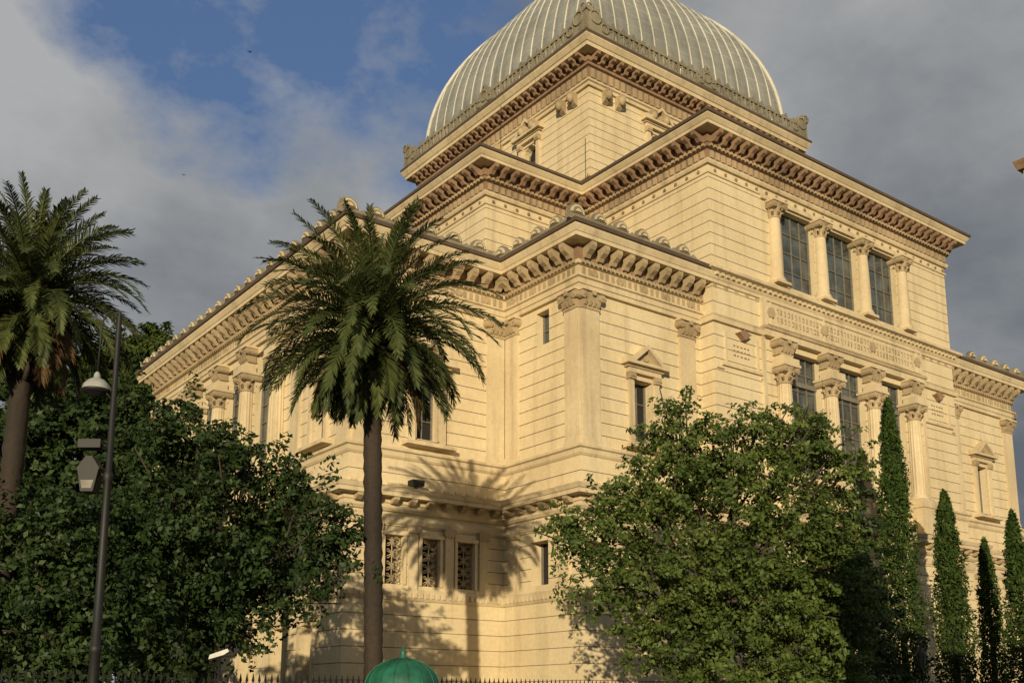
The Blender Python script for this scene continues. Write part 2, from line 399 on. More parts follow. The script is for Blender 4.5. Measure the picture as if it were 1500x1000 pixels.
# ---- mouldings
co=MB()
for O,dz in ((L1,0),(L2,.012)):
    def Z(l): return [(o,z+dz) for o,z in l]
    sweep(co,O,Z([(0,4.55),(.36,4.55),(.42,4.65),(.42,4.95),(.36,5.06),(0,5.06)]),'trim',True)
    row(co,O,.42,.3,.3,.15,Z([(0,4.68),(.07,4.68),(.07,4.9),(0,4.9)]),'trim')
    sweep(co,O,Z([(0,7.9),(.30,7.9),(.34,8.1),(.34,8.25),(.30,8.3),(0,8.3)]),'trim',True)
    sweep(co,O,Z([(0,8.42),(.34,8.42),(.44,8.55),(.44,8.72),(.5,8.76),(.5,8.98),(.98,8.98),(.98,9.16),(1.03,9.18),(1.12,9.38),(.1,9.52)]),'trim',True)
    row(co,O,.5,.6,.95,.26,Z([(0,8.70),(.18,8.70),(.4,8.85),(.42,8.977),(0,8.977)]),'carve')
    sweep(co,O,Z([(-.1,10.85),(.2,10.85),(.27,10.95),(.27,11.15),(.38,11.2),(.38,11.32),(.0,11.40)]),'trim',True)
    row(co,O,.16,.25,.62,.3,Z([(0,9.62),(.06,9.62),(.06,9.72),(0,9.72)]),'trim')
# L1 main entablature
sweep(co,L1,[(-.3,18.6),(.18,18.6),(.18,18.82),(.24,18.83),(.24,19.08),(.34,19.12),(.34,19.22),(.14,19.24),(.14,19.70),(.28,19.74),(.28,19.94),(-.3,19.95)],'trim',True)
sweep(co,L1,[(-.3,19.95),(.30,19.951),(.30,20.62),(-.3,20.63)],'brown',True)  # brown band behind the brackets puts the shadow between them into colour
sweep(co,L1,[(-.3,20.63),(1.0,20.62),(1.0,20.80),(1.04,20.82),(1.15,21.06),(1.15,21.12),(-.3,21.25)],'trim',True)
sweep(co,L1,[(-.1,21.2),(1.14,21.12),(1.24,21.15),(1.26,21.32),(.2,21.55),(-.1,21.55)],'roof',True)
row(co,L1,.14,.3,.36,.17,[(0,19.32),(.05,19.32),(.05,19.64),(0,19.64)],'carve')
row(co,L1,.28,.25,.26,.14,[(0,19.76),(.1,19.76),(.1,19.93),(0,19.93)],'carve')
row(co,L1,.30,.45,.80,.30,[(0,19.98),(.16,19.98),(.26,20.12),(.52,20.26),(.64,20.42),(.64,20.615),(0,20.615)],'carve')
for F,L in edges(L1,0):
    for i in range(int(L/1.56)):
        u=.8+i*1.56
        prism_uz(cv,F,.14,.22,circ(u,19.48,.19,8),'carve')
# L1 antefix cresting, standing on the cornice edge
cr=MB()
for ei,(F,L) in enumerate(edges(L1,.95)):
    n=max(2,round(L/1.35))
    for i in range(n+1):
        u=L*i/n
        pc=F.p(u,0,0)
        if ei==0 and 36.0<pc[0]<60.3: continue
        corner=(i in (0,n)); r=.50 if corner else .43
        if corner and i==n: continue
        prism_uz(cr,F,-.12,.08,[(u+r,21.3)]+circ(u,21.60,r,9,0,math.pi)+[(u-r,21.3)],'crest')
        prism_uz(cr,F,.08,.14,circ(u,21.60,r*.78,9,0,math.pi),'trim')
        prism_uz(cr,F,.14,.18,circ(u,21.62,r*.55,9,0,math.pi),'crest')
        prism_uz(cr,F,.18,.22,circ(u,21.63,r*.3,7,0,math.pi),'trim')
        if i<n and not corner or i==0:
            prism_uz(cr,F,-.1,.06,[(u+r*.9,21.3),(u+L/n-r*.9,21.3),(u+L/n-r*.9,21.5),(u+L/n/2,21.68),(u+r*.9,21.5)],'crest')
# L2 bands and entablature
sweep(co,L2,[(-.2,18.62),(.16,18.62),(.16,18.85),(.22,18.95),(-.2,18.97)],'trim',True)
sweep(co,L2,[(-.2,20.82),(.12,20.82),(.2,20.95),(.2,21.1),(.5,21.2),(.5,21.36),(-.2,21.5)],'trim',True)
row(co,L2,.2,.3,.4,.18,[(0,20.97),(.12,20.97),(.15,21.12),(0,21.12)],'trim')
ZS=-.22
def zz(l): return [(o,z+ZS) for o,z in l]
sweep(co,L2,zz([(-.2,26.73),(.07,26.73),(.07,26.84),(-.2,26.84)]),'trim',True)
sweep(co,L2,zz([(-.3,27.2),(.14,27.2),(.2,27.32),(.2,27.42),(-.3,27.42)]),'trim',True)
sweep(co,L2,zz([(-.3,27.42),(.12,27.421),(.12,27.95),(.28,28.0),(.28,28.18),(.34,28.2),(.34,28.68),(-.3,28.68)]),'brown',True)
row(co,L2,.12,.3,.42,.22,zz([(0,27.5),(.07,27.5),(.1,27.88),(0,27.88)]),'carve')
row(co,L2,.28,.25,.30,.15,zz([(0,28.02),(.1,28.02),(.1,28.16),(0,28.16)]),'carve')
row(co,L2,.34,.4,.66,.24,zz([(0,28.22),(.2,28.22),(.35,28.38),(.62,28.5),(.66,28.68),(0,28.68)]),'brown')
sweep(co,L2,zz([(-.3,28.68),(1.0,28.70),(1.0,28.86),(1.04,28.88),(1.18,29.08),(1.18,29.13),(-.3,29.2)]),'trim',True)
sweep(co,L2,zz([(-.2,29.15),(1.18,29.13),(1.26,29.16),(1.28,29.30),(-.6,29.7),(-.7,29.4)]),'roof',True)
rf=MB(); sweep(rf,L2,[(.8,29.1),(-.55,29.55),(-1.6,29.9)],'roof')
sweep(rf,L1,[(.3,21.3),(.1,21.5)],'roof')
rf.build('roofs',B)
# drum mouldings
sweep(co,DR,[(-.2,31.15),(.2,31.15),(.2,31.28),(0,31.35),(-.2,31.35)],'trim',True)
sweep(co,DR,[(-.3,37.2),(.16,37.2),(.16,37.42),(.26,37.46),(.26,37.6),(-.3,37.6)],'trim',True)
sweep(co,DR,[(-.3,37.6),(.1,37.601),(.1,38.45),(.26,38.5),(.26,38.7),(-.3,38.7)],'brown',True)
row(co,DR,.1,.3,.5,.26,[(0,37.75),(.08,37.75),(.1,38.35),(0,38.35)],'carve')
sweep(co,DR,[(-.3,38.7),(.32,38.7),(.32,39.14),(-.3,39.14)],'brown',True)
sweep(co,DR,[(-.3,39.14),(.95,39.14),(.95,39.38),(1.02,39.41),(1.2,39.70),(1.2,39.78),(-.3,39.85)],'trim',True)
row(co,DR,.32,.4,.66,.26,[(0,38.72),(.2,38.72),(.3,38.88),(.55,38.95),(.6,39.135),(0,39.135)],'brown')
sweep(co,DR,[(-.3,39.8),(1.22,39.79),(1.26,39.95),(-.3,40.15)],'roof',True)
co.build('cornices',B)
# drum cresting
for F,L in edges(DR,.95):
    n=24; st=L/n
    box(cr,F,0,L,-.14,.1,39.97,40.2,'crest'); box(cr,F,.1,L-.1,-.1,.06,40.92,41.06,'crest')
    for i in range(n):
        u=st*(i+.5)
        tube(cr,[F.p(u+st*.4*math.cos(a),0-.02,40.48+.38*math.sin(a)) for a in [math.pi*2*k/10 for k in range(11)]],.06,'crest',5)
        tube(cr,[F.p(u,-.02,40.2),F.p(u,-.02,40.5),F.p(u,-.02,40.95)],[.07,.13,.06],'crest',5)
        box(cr,F,st*i-.07,st*i+.07,-.12,.08,40.2,41.12,'crest')
        prism_uz(cr,F,-.06,.03,[(u-.26,41.04),(u+.26,41.04),(u+.16,41.22),(u,41.42),(u-.16,41.22)],'crest')
    for u0,s in ((0,1),(L,-1)):
        poly=[(u0,40.0),(u0+s*2.1,40.0),(u0+s*2.0,40.35),(u0+s*1.5,40.75),(u0+s*1.45,41.05),(u0+s*1.05,41.15),(u0+s*.85,41.6),(u0+s*.3,41.9),(u0,41.65)]
        prism_uz(cr,F,-.16+.003*s,.14+.003*s,poly,'crest')
        for (a,z,r) in ((.6,41.1,.42),(1.35,40.6,.3),(.15,41.6,.25)):
            tube(cr,[F.p(u0+s*a+r*math.cos(t),.17,z+r*math.sin(t)) for t in [math.pi*2*k/12 for k in range(13)]],.06,'crest',5)
    for (uq,sc) in ((L/2,1),):
        prism_uz(cr,F,-.1,.14,[(uq-1.0,40.2),(uq+1.0,40.2),(uq+.75,40.6),(uq+.62,41.2),(uq+.25,41.5),(uq,41.75),(uq-.25,41.5),(uq-.62,41.2),(uq-.75,40.6)],'crest')
        for (a,z,r) in ((0,40.85,.36),(-.6,40.5,.22),(.6,40.5,.22),(0,41.4,.16)):
            tube(cr,[F.p(uq+a+r*math.cos(t),.17,z+r*math.sin(t)) for t in [math.pi*2*k/12 for k in range(13)]],.055,'crest',5)
cr.build('cresting',B)
# dome
dm=MB()
qb,h0,hb=9.3,41.2,11.7
sweep(dm,[(CX-qb,CY-qb),(CX+qb,CY-qb),(CX+qb,CY+qb),(CX-qb,CY+qb)],[(.0,39.9),(.0,40.9),(.12,40.95),(.12,41.2),(0,41.25),(-.6,41.3)],'dome')
NP=16; sp=2*qb/NP
for k in range(4):
    ca,sa=[(1,0),(0,1),(-1,0),(0,-1)][k]
    def W(x,y,z): return (CX+x*ca-y*sa,CY+x*sa+y*ca,z)
    NU=NP*6;NV=44;vs=[];fs=[]
    for j in range(NV+1):
        ph=math.radians(89)*j/NV; q=qb*math.cos(ph)
        for i in range(NU+1):
            x=(-1+2*i/NU)*q
            bul=.10*abs(math.sin(math.pi*(x+qb)/sp))**.8*min(1,(q-abs(x))*1.2+.0)
            nx=math.cos(ph)*hb; nz=math.sin(ph)*qb; l=math.hypot(nx,nz)
            vs.append(W(x,-(q+bul*nx/l),h0+hb*math.sin(ph)+bul*nz/l))
    for j in range(NV):
        for i in range(NU):
            fs.append([j*(NU+1)+i,j*(NU+1)+i+1,(j+1)*(NU+1)+i+1,(j+1)*(NU+1)+i])
    dm.add(vs,fs,'dome',True)
    for i in range(1,NP):
        x=-qb+sp*i; pe=math.acos(min(1,abs(x)/qb)); pts=[]
        for j in range(25):
            ph=pe*j/24; q=qb*math.cos(ph)+.04; pts.append(W(x,-q,h0+(hb+.04)*math.sin(ph)))
        if pe>.1: tube(dm,pts,.055,'rib',6)
    for j in range(1,19):
        ph=math.radians(88)*j/19; q=qb*math.cos(ph)
        nx=math.cos(ph)*hb; nz=math.sin(ph)*qb; l=math.hypot(nx,nz)
        n=NP*4; pts=[]
        for i in range(n+1):
            x=(-1+2*i/n)*q; bul=.10*abs(math.sin(math.pi*(x+qb)/sp))**.8*min(1,(q-abs(x))*1.2)
            pts.append(W(x,-(q+(bul+.0)*nx/l),h0+hb*math.sin(ph)+(bul)*nz/l))
        tube(dm,pts,.026,'rib',4)
    pts=[]
    for j in range(33):
        ph=math.radians(89)*j/32; q=qb*math.cos(ph)+.03; pts.append(W(-q,-q,h0+hb*math.sin(ph)))
    tube(dm,pts,.15,'rib',8)
lathe(dm,CX,CY,[(1.6,52.8),(1.7,53.3),(1.1,53.5),(1.1,55.4),(1.5,55.5),(1.2,56.0),(.7,56.6),(.15,57.0),(.08,58.2)],'rib',12)
dm.build('dome',B,recalc=True)
fl=MB(); box(fl,FB,23.75,24.35,.5,.95,9.6,9.85,'iron'); box(fl,FB,24.0,24.1,.6,.8,9.4,9.6,'iron')
tube(fl,[(36.6,41.6,29.0),(36.6,41.6,32.0)],.02,'iron',5)
tube(fl,[(30.6,41.6,29.0),(30.6,41.6,31.8)],.02,'iron',5)
fl.build('rooftop_fittings',B)
win.build('window_glazing',B); tr.build('pilasters_and_frames',B); cv.build('carved_capitals',B); col.build('columns',B)
def ray(px,py,t):
    v=(745-py)/1539; w=(px-750)/1539; a=.9827-.1852*v; c=.1852+.9827*v
    return (t*(a*.6018+w*.7986),t*(a*.7986-w*.6018),t*c)
# ------------------------------------------------------------------ neighbouring building (only its eave reaches the view)
nb=empty('neighbouring_building'); q=MB()
tx,ty,tz=ray(1483,246,15)
wx,wy=tx+.8,ty-.8
N1=[(wx,wy-14),(wx+9,wy-14),(wx+9,wy),(wx,wy)]
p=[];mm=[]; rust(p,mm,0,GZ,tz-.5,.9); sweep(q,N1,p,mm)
sweep(q,N1,[(-.3,tz-.75),(.2,tz-.7),(.2,tz-.3),(.7,tz-.18),(.7,tz-.06),(-.3,tz-.02)],'trim',True)
row(q,N1,.2,.3,.45,.18,[(0,tz-.55),(.15,tz-.5),(.42,tz-.2),(0,tz-.2)],'brown')
sweep(q,N1,[(-.3,tz),(.76,tz-.05),(.8,tz+.08),(-2,tz+1),(-2,tz+.2)],'brown',True)
Fs=FR((wx,0),Y,nX)
for u in (wy-12,wy-9,wy-6,wy-3):
    for z in (-.4,3.2):
        box(q,Fs,u-.5,u+.5,.02,.03,z,z+1.8,'glass'); box(q,Fs,u-.65,u-.5,0,.1,z-.1,z+1.9,'trim'); box(q,Fs,u+.5,u+.65,0,.1,z-.1,z+1.9,'trim'); box(q,Fs,u-.7,u+.7,0,.15,z+1.9,z+2.05,'trim')
q.build('walls_and_eaves',nb)
# ------------------------------------------------------------------ foliage
def leaves(name,C,N,size,mat,parent,asp=.55):
    n=len(C)
    N=N/np.linalg.norm(N,axis=1,keepdims=True)
    R=rng.normal(size=(n,3)); T=np.cross(N,R); T/=np.linalg.norm(T,axis=1,keepdims=True); U=np.cross(N,T)
    s=(size*rng.uniform(.6,1.3,n))[:,None]
    V=np.empty((n,4,3)); V[:,0]=C-T*s*.5; V[:,1]=C+U*s*asp*.5+N*s*.08; V[:,2]=C+T*s*.5; V[:,3]=C-U*s*asp*.5+N*s*.08
    me=bpy.data.meshes.new(name); me.vertices.add(n*4); me.vertices.foreach_set('co',V.reshape(-1))
    me.loops.add(n*4); me.loops.foreach_set('vertex_index',np.arange(n*4,dtype=np.int32))
    me.polygons.add(n); me.polygons.foreach_set('loop_start',np.arange(0,n*4,4,dtype=np.int32)); me.polygons.foreach_set('loop_total',np.full(n,4,dtype=np.int32))
    me.materials.append(M[mat]); me.update(calc_edges=True); me.validate()
    o=bpy.data.objects.new(name,me); scene.collection.objects.link(o); o.parent=parent; return o
def unit(n):
    v=rng.normal(size=(n,3)); return v/np.linalg.norm(v,axis=1,keepdims=True)
def crown(lobes,dens,lp,cr,rmin):
    Cs=[];Ns=[]
    for (c,r) in lobes:
        c=np.array(c);r=np.array(r)
        area=4*math.pi*((r[0]*r[1]*r[2])**(2/3)); nc=max(6,int(area*dens))
        d=unit(nc); k=rmin+(1-rmin)*rng.random(nc)**.7
        k*=rng.uniform(.82,1.26,nc)
        cc=c+d*r*k[:,None]
        for i in range(nc):
            R=rng.uniform(*cr)
            m=int(lp*(R/.5)**2*rng.uniform(.6,1.3))
            ax=d[i]+unit(1)[0]*.5+np.array([0,0,-.1]); ax/=np.linalg.norm(ax)
            e=unit(m)*(rng.random(m)**.5)[:,None]*R*.62
            e[:,2]*=.6
            tt=rng.uniform(-.8,1.3,m)[:,None]*R
            e=e*(1.25-.55*np.abs(tt/R-.0))+ax*tt; e[:,2]-=.22*(tt[:,0]/R)**2*R
            Cs.append(cc[i]+e); Ns.append(unit(m)*.85+e/R*.5+d[i]*.3+np.array([0,0,.45]))
    return np.concatenate(Cs),np.concatenate(Ns)
def trunk(mb,base,top,r0,targets,mat='bark'):
    base=Vector(base);top=Vector(top)
    pts=[base+(top-base)*t+Vector((random.uniform(-.08,.08),random.uniform(-.08,.08),0)) for t in [i/6 for i in range(7)]]
    tube(mb,pts,[r0*(1.25 if i==0 else 1-.35*i/6) for i in range(7)],mat,10,.15)
    for t in targets:
        t=Vector(t); mid=top.lerp(t,.5)+Vector((random.uniform(-.3,.3),random.uniform(-.3,.3),.3))
        a=pts[random.choice((4,5,6))]
        tube(mb,[a,a.lerp(mid,.5)+Vector((0,0,.1)),mid,t],[r0*.5,r0*.4,r0*.28,.04],mat,7,.1)
        for k in range(5):
            e=t+Vector((random.uniform(-1.3,1.3),random.uniform(-1.3,1.3),random.uniform(-.6,.7)))
            tube(mb,[mid.lerp(t,.3*k/3+.1),mid.lerp(e,.6),e],[r0*.18,r0*.1,.02],mat,5)
def tree(name,lobes_px,mat,lsize,dens,lp,base_px,base_t,r0=.25,cr=(.3,.62),rmin=.35):
    e=empty(name); lobes=[]
    for (px,py,t,rx,rz) in lobes_px:
        c=ray(px,py,t); lobes.append((c,(rx,rx,rz)))
    C,N=crown(lobes,dens,lp,cr,rmin); 
    k=C[:,2]>GZ+.4; C=C[k];N=N[k]
    leaves('crown',C,N,lsize,mat,e)
    b=ray(base_px,1000,base_t); mb=MB()
    mz=sum(l[0][2] for l in lobes)/len(lobes)
    trunk(mb,(b[0],b[1],GZ-.1),(b[0]+.2,b[1]+.1,GZ+(mz-GZ)*.6),r0,[l[0] for l in lobes]); mb.build('trunk',e)
    return e
tree('broadleaf_tree',[(1005,655,36,1.7,1.5),(955,710,36,1.5,1.3),(1085,670,36,1.8,1.6),(1050,760,35,2.2,1.8),(890,765,35,1.6,1.2),(835,785,35,1.1,.8),
     (1170,665,37,1.6,1.4),(1222,690,37,1.3,1.5),(1150,780,35.5,2.1,1.7),(1215,830,35.5,1.7,1.7),(890,850,34.5,1.5,1.1),(990,850,34.5,1.8,1.4),(1080,880,34,2.3,1.7),
     (1190,910,35,2.0,1.6),(1245,900,35.5,1.2,1.8),(960,930,35,1.3,1.0),(1080,970,34,2.8,1.6),(1200,980,35,2.0,1.6),(995,605,36.5,.7,.7),(1115,612,37,.8,.6),(1190,615,37,.8,.5)],
     'leafR',.18,1.95,66,1040,35,.3)
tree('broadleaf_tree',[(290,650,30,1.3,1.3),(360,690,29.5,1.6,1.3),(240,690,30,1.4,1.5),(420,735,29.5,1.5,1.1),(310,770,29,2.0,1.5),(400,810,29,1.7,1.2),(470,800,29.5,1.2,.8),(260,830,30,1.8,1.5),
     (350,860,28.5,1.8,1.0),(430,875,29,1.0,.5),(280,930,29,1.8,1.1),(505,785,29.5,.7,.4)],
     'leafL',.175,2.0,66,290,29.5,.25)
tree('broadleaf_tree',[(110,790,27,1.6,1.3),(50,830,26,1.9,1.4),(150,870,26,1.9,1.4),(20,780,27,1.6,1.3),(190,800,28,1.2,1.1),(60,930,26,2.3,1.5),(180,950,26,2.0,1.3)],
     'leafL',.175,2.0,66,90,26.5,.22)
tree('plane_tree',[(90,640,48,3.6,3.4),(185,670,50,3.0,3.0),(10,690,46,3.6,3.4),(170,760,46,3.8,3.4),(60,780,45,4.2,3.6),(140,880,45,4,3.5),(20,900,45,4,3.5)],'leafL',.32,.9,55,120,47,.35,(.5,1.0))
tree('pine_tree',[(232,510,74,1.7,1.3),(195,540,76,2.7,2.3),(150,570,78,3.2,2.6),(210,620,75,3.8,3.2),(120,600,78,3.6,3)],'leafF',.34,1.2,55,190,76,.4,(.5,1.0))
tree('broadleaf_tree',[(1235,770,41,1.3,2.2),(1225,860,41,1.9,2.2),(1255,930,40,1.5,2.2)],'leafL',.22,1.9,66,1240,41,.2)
def cypress(px,py,t,rad,name='cypress_tree'):
    e=empty(name); x,y,z=ray(px,py,t); H=z-GZ; n=int(12000*rad*H/15)
    u=rng.random(n)**.85; zz_=GZ+.3+u*(H-.3)
    prof=rad*np.clip((1-u),0,1)**.5*(.6+.4*np.clip(u*6,0,1))
    ang=rng.uniform(0,2*math.pi,n); ph=rng.uniform(0,6)
    lump=1+.2*np.sin(ang*3+zz_*1.7+ph)+.16*np.sin(ang*5-zz_*3.1+ph)+.13*np.sin(zz_*5+ang*2)+.1*rng.normal(size=n)
    rr=prof*lump*(rng.random(n)**.25)
    C=np.stack([x+rr*np.cos(ang),y+rr*np.sin(ang),zz_+.1*rng.normal(size=n)],1)
    N=np.stack([np.cos(ang),np.sin(ang),np.full(n,.1)],1)*.6+unit(n)*.9
    leaves('crown',C,N,.25,'leafC',e,.35)
    mb=MB(); tube(mb,[(x,y,GZ-.1),(x,y,GZ+H*.5),(x,y,z-.4)],[.2,.12,.02],'bark',8); mb.build('trunk',e)
cypress(1300,588,52,1.15); cypress(1382,722,54,1.15); cypress(1441,792,55,.85); cypress(1482,752,50,.95)
# ------------------------------------------------------------------ palms
def palm(name,gp,base,L,nf,tr_r,seed,deadfrac=.12,b0=58,b1=100):
    rs=random.Random(seed); e=empty(name); mb=MB(); fr=MB()
    g=Vector(gp); b=Vector(base)
    pts=[];rad=[];n=60
    for i in range(n+1):
        t=i/n; p_=b.lerp(g-Vector((0,0,.5)),t); pts.append(p_)
        rad.append(tr_r*(1.18-.2*min(1,t*4))*(1+(.07 if i%2 else -.03)) + (.0 if t<.86 else tr_r*.45*math.sin((t-.86)/.14*math.pi*.8)))
    tube(mb,pts,rad,'palmbark',14,.10)
    for i in range(120):
        a=i*2.4; t=.84+.15*(i/120); p_=b.lerp(g-Vector((0,0,.5)),t); r=tr_r*1.35
        o=Vector((math.cos(a),math.sin(a),0)); q0=p_+o*r*.8
        tube(mb,[q0-Vector((0,0,.12)),q0+o*.12+Vector((0,0,.12)),q0+o*.22+Vector((0,0,.32))],[.08,.07,.04],'palmbark',5)
    mb.build('trunk',e)
    for k in range(nf):
        t=(k+.5)/nf
        az=k*2.39996+rs.uniform(-.2,.2)
        e0=math.radians(88-138*t**.95+rs.uniform(-9,9))
        ln=L*(.84+.24*math.sin(math.pi*min(1,t*1.15+.12)))*rs.uniform(.86,1.08)
        if t>.8: ln*=.88
        bend=math.radians(rs.uniform(b0,b1))*(1.0 if t<.6 else .75)*(.5+.5*min(1,t*3))
        dead=(t>.8 and rs.random()<deadfrac*4)
        mat='dead' if dead else 'palm'
        NS=16; p_=Vector(g)+Vector((math.cos(az),math.sin(az),0))*.18+Vector((0,0,-.75*t)); pts=[p_.copy()]; tans=[]
        dz=rs.uniform(-.25,.25)
        for i in range(NS):
            s=(i+.5)/NS; el=e0-bend*s**1.3
            el=max(el,math.radians(-84)); A=az+dz*s*s
            d=Vector((math.cos(A)*math.cos(el),math.sin(A)*math.cos(el),math.sin(el)))
            tans.append(d); p_=p_+d*(ln/NS); pts.append(p_.copy())
        tans.append(tans[-1])
        tube(fr,pts,[.03*(1-.8*i/NS)+.005 for i in range(NS+1)],mat,4)
        side=Vector((-math.sin(az),math.cos(az),0)); roll=rs.uniform(-.5,.5)
        nl=70
        for j in range(nl):
            s=.12+.87*j/(nl-1); x=s*NS; i=min(int(x),NS-1); P=pts[i].lerp(pts[i+1],x-i); T=tans[i]
            up=side.cross(T); 
            if up.z<0: up=-up
            ll=(.42*math.sin(math.pi*(.14+.80*s)**.8)+.10)*L/3.4
            for sg in (-1,1):
                sd_=side*sg*math.cos(roll)+up*math.sin(roll)*sg
                D=(sd_*.72+T*(.55+.6*s)+up*rs.uniform(0,.5)+Vector((rs.uniform(-.12,.12),rs.uniform(-.12,.12),rs.uniform(-.12,.12)))).normalized()
                l=ll*rs.uniform(.75,1.2); w=.017
                wv=(T-D*T.dot(D)).normalized()*w
                m_=P+D*l*.55-Vector((0,0,.02)); tip=P+D*l-Vector((0,0,.22*l if not dead else .6*l))
                o=len(fr.v); fr.v.extend([tuple(P-wv*.5),tuple(P+wv*.5),tuple(m_+wv),tuple(m_-wv),tuple(tip)])
                mi=fr.mi(mat); fr.f.append([o,o+1,o+2,o+3]); fr.f.append([o+3,o+2,o+4]); fr.m+=[mi,mi]; fr.sm+=[False,False]
    fr.build('fronds',e,recalc=False)
gp=ray(546,472,30.6); 
palm('palm_tree',gp,(14.5,25.4,GZ),3.6,170,.26,3,.035)
gp2=ray(45,427,28)
palm('palm_tree',gp2,(gp2[0]-.15,gp2[1]+.1,GZ),3.15,150,.27,5,.12)
# ------------------------------------------------------------------ street furniture
sl=empty('street_lamp'); q=MB(); px_,py_=5.75,20.7
lathe(q,px_,py_,[(.20,GZ),(.20,GZ+.9),(.15,GZ+1.0),(.11,GZ+1.2),(.10,1.0),(.12,1.02),(.12,1.12),(.09,1.15),(.072,4.3),(.10,4.35),(.10,4.45),(.065,4.5),(.05,7.6),(.03,7.75)],'iron',12)
Rv=Vector((.7986,-.6018,0)); P0=Vector((px_,py_,0))
pts=[P0+Vector((0,0,7.35))]+[P0-Rv*(.17-.17*math.cos(a))+Vector((0,0,7.45+.33*math.sin(a))) for a in [math.pi*k/10 for k in range(11)]]+[P0-Rv*.36+Vector((0,0,6.45))]
tube(q,pts,.02,'iron',6)
tube(q,[P0+Vector((0,0,5.9)),P0-Rv*.2+Vector((0,0,6.15)),P0-Rv*.36+Vector((0,0,6.52))],.02,'iron',6)
lc=P0-Rv*.36; dz_=-.33
lathe(q,lc.x,lc.y,[(r,z+dz_) for r,z in [(.03,6.85),(.06,6.8),(.07,6.72),(.16,6.68),(.25,6.58),(.28,6.48)]],'white',16)
lathe(q,lc.x,lc.y,[(r,z+dz_) for r,z in [(.28,6.48),(.29,6.44),(.2,6.42),(.12,6.35),(.03,6.33)]],'iron',16)
lb=P0-Rv*.34
tube(q,[P0+Vector((0,0,4.35)),P0-Rv*.2+Vector((0,0,4.5)),lb+Vector((0,0,4.6))],.025,'iron',6)
tube(q,[P0+Vector((0,0,5.0)),lb+Vector((0,0,5.05))],.025,'iron',6)
Fl=FR((lb.x,lb.y),(Rv.x,Rv.y),(-.6018,-.7986))
box(q,Fl,-.24,.2,-.15,.15,4.95,5.12,'iron')
zl=-.12
prism_uz(q,Fl,-.16,.16,[(a,b+zl) for a,b in [(-.12,4.2),(.12,4.2),(.2,4.62),(.22,4.66),(.06,4.9),(-.06,4.9),(-.22,4.66),(-.2,4.62)]],'iron')
prism_uz(q,Fl,.161,.17,[(-.09,4.26+zl),(.09,4.26+zl),(.13,4.42+zl),(-.13,4.42+zl)],'munt')
q.build('post_and_lamps',sl)
s2=empty('street_lamp'); q=MB(); x,y,_=ray(1349,960,40)
lathe(q,x,y,[(.14,GZ),(.12,GZ+.6),(.05,GZ+.8),(.045,1.3),(.09,1.35),(.03,1.4)],'iron',10)
lathe(q,x,y,[(.1,1.42),(.21,1.85),(.21,1.9)],'glass',6); lathe(q,x,y,[(.25,1.9),(.2,2.0),(.06,2.15),(.03,2.3),(.01,2.4)],'iron',6)
for k in range(6):
    a=k*math.pi/3; tube(q,[(x+.1*math.cos(a),y+.1*math.sin(a),1.42),(x+.22*math.cos(a),y+.22*math.sin(a),1.9)],.015,'iron',4)
q.build('post_and_lantern',s2)
k_=empty('newspaper_kiosk'); q=MB(); x,y,_=ray(590,990,26)
lathe(q,x,y,[(.80,GZ),(.80,GZ+.3),(.74,GZ+.32),(.74,.30),(.86,.36)],'green',8)
pr=[(.98,.32),(1.0,.40),(.95,.46)]+[(.93*math.cos(a),.46+.72*math.sin(a)) for a in [math.pi/2*i/9 for i in range(1,9)]]+[(.1,1.18),(.1,1.22),(.05,1.25),(.09,1.32),(.05,1.38),(.01,1.48)]
lathe(q,x,y,pr,'green',32)
for k in range(16):
    a=2*math.pi*k/16
    tube(q,[(x+.945*math.cos(t)*math.cos(a),y+.945*math.cos(t)*math.sin(a),.46+.73*math.sin(t)) for t in [math.pi/2*i/8 for i in range(8)]],.014,'green',5)
for k in range(8):
    a=2*math.pi*(k+.5)/8; a0=a-.28;a1=a+.28
    q.add([(x+.745*math.cos(b_)*1.0,y+.745*math.sin(b_),z) for b_,z in ((a0,GZ+1),(a1,GZ+1),(a1,.1),(a0,.1))],[[0,1,2,3]],'glass')
q.build('kiosk_body',k_)
fe=MB(); Ff=FR((0,24.3),X,nY)
u=-6
box(fe,Ff,-6,60,-.15,.15,GZ,GZ+.5,'trim')
while u<60:
    box(fe,Ff,u-.012,u+.012,-.012,.012,GZ+.5,.62,'iron'); prism_uz(fe,Ff,-.01,.01,[(u-.035,.62),(u,.56),(u+.035,.62),(u,.80)],'iron'); u+=.16
for z in (-.9,.4): box(fe,Ff,-6,60,-.02,.02,z,z+.04,'iron')
fe.build('iron_fence')
q=MB(); fx=ray(322,958,24)
tube(q,[(fx[0],fx[1],GZ),(fx[0],fx[1],fx[2]-.1)],.035,'iron',8)
FF=FR((fx[0],fx[1]),(.7986,-.6018),(-.6018,-.7986))
prism_uz(q,FF,-.12,.12,[(-.22,fx[2]-.12),(-.2,fx[2]-.02),(.2,fx[2]+.12),(.24,fx[2]+.06),(.12,fx[2]-.02)],'white')
q.build('security_camera')
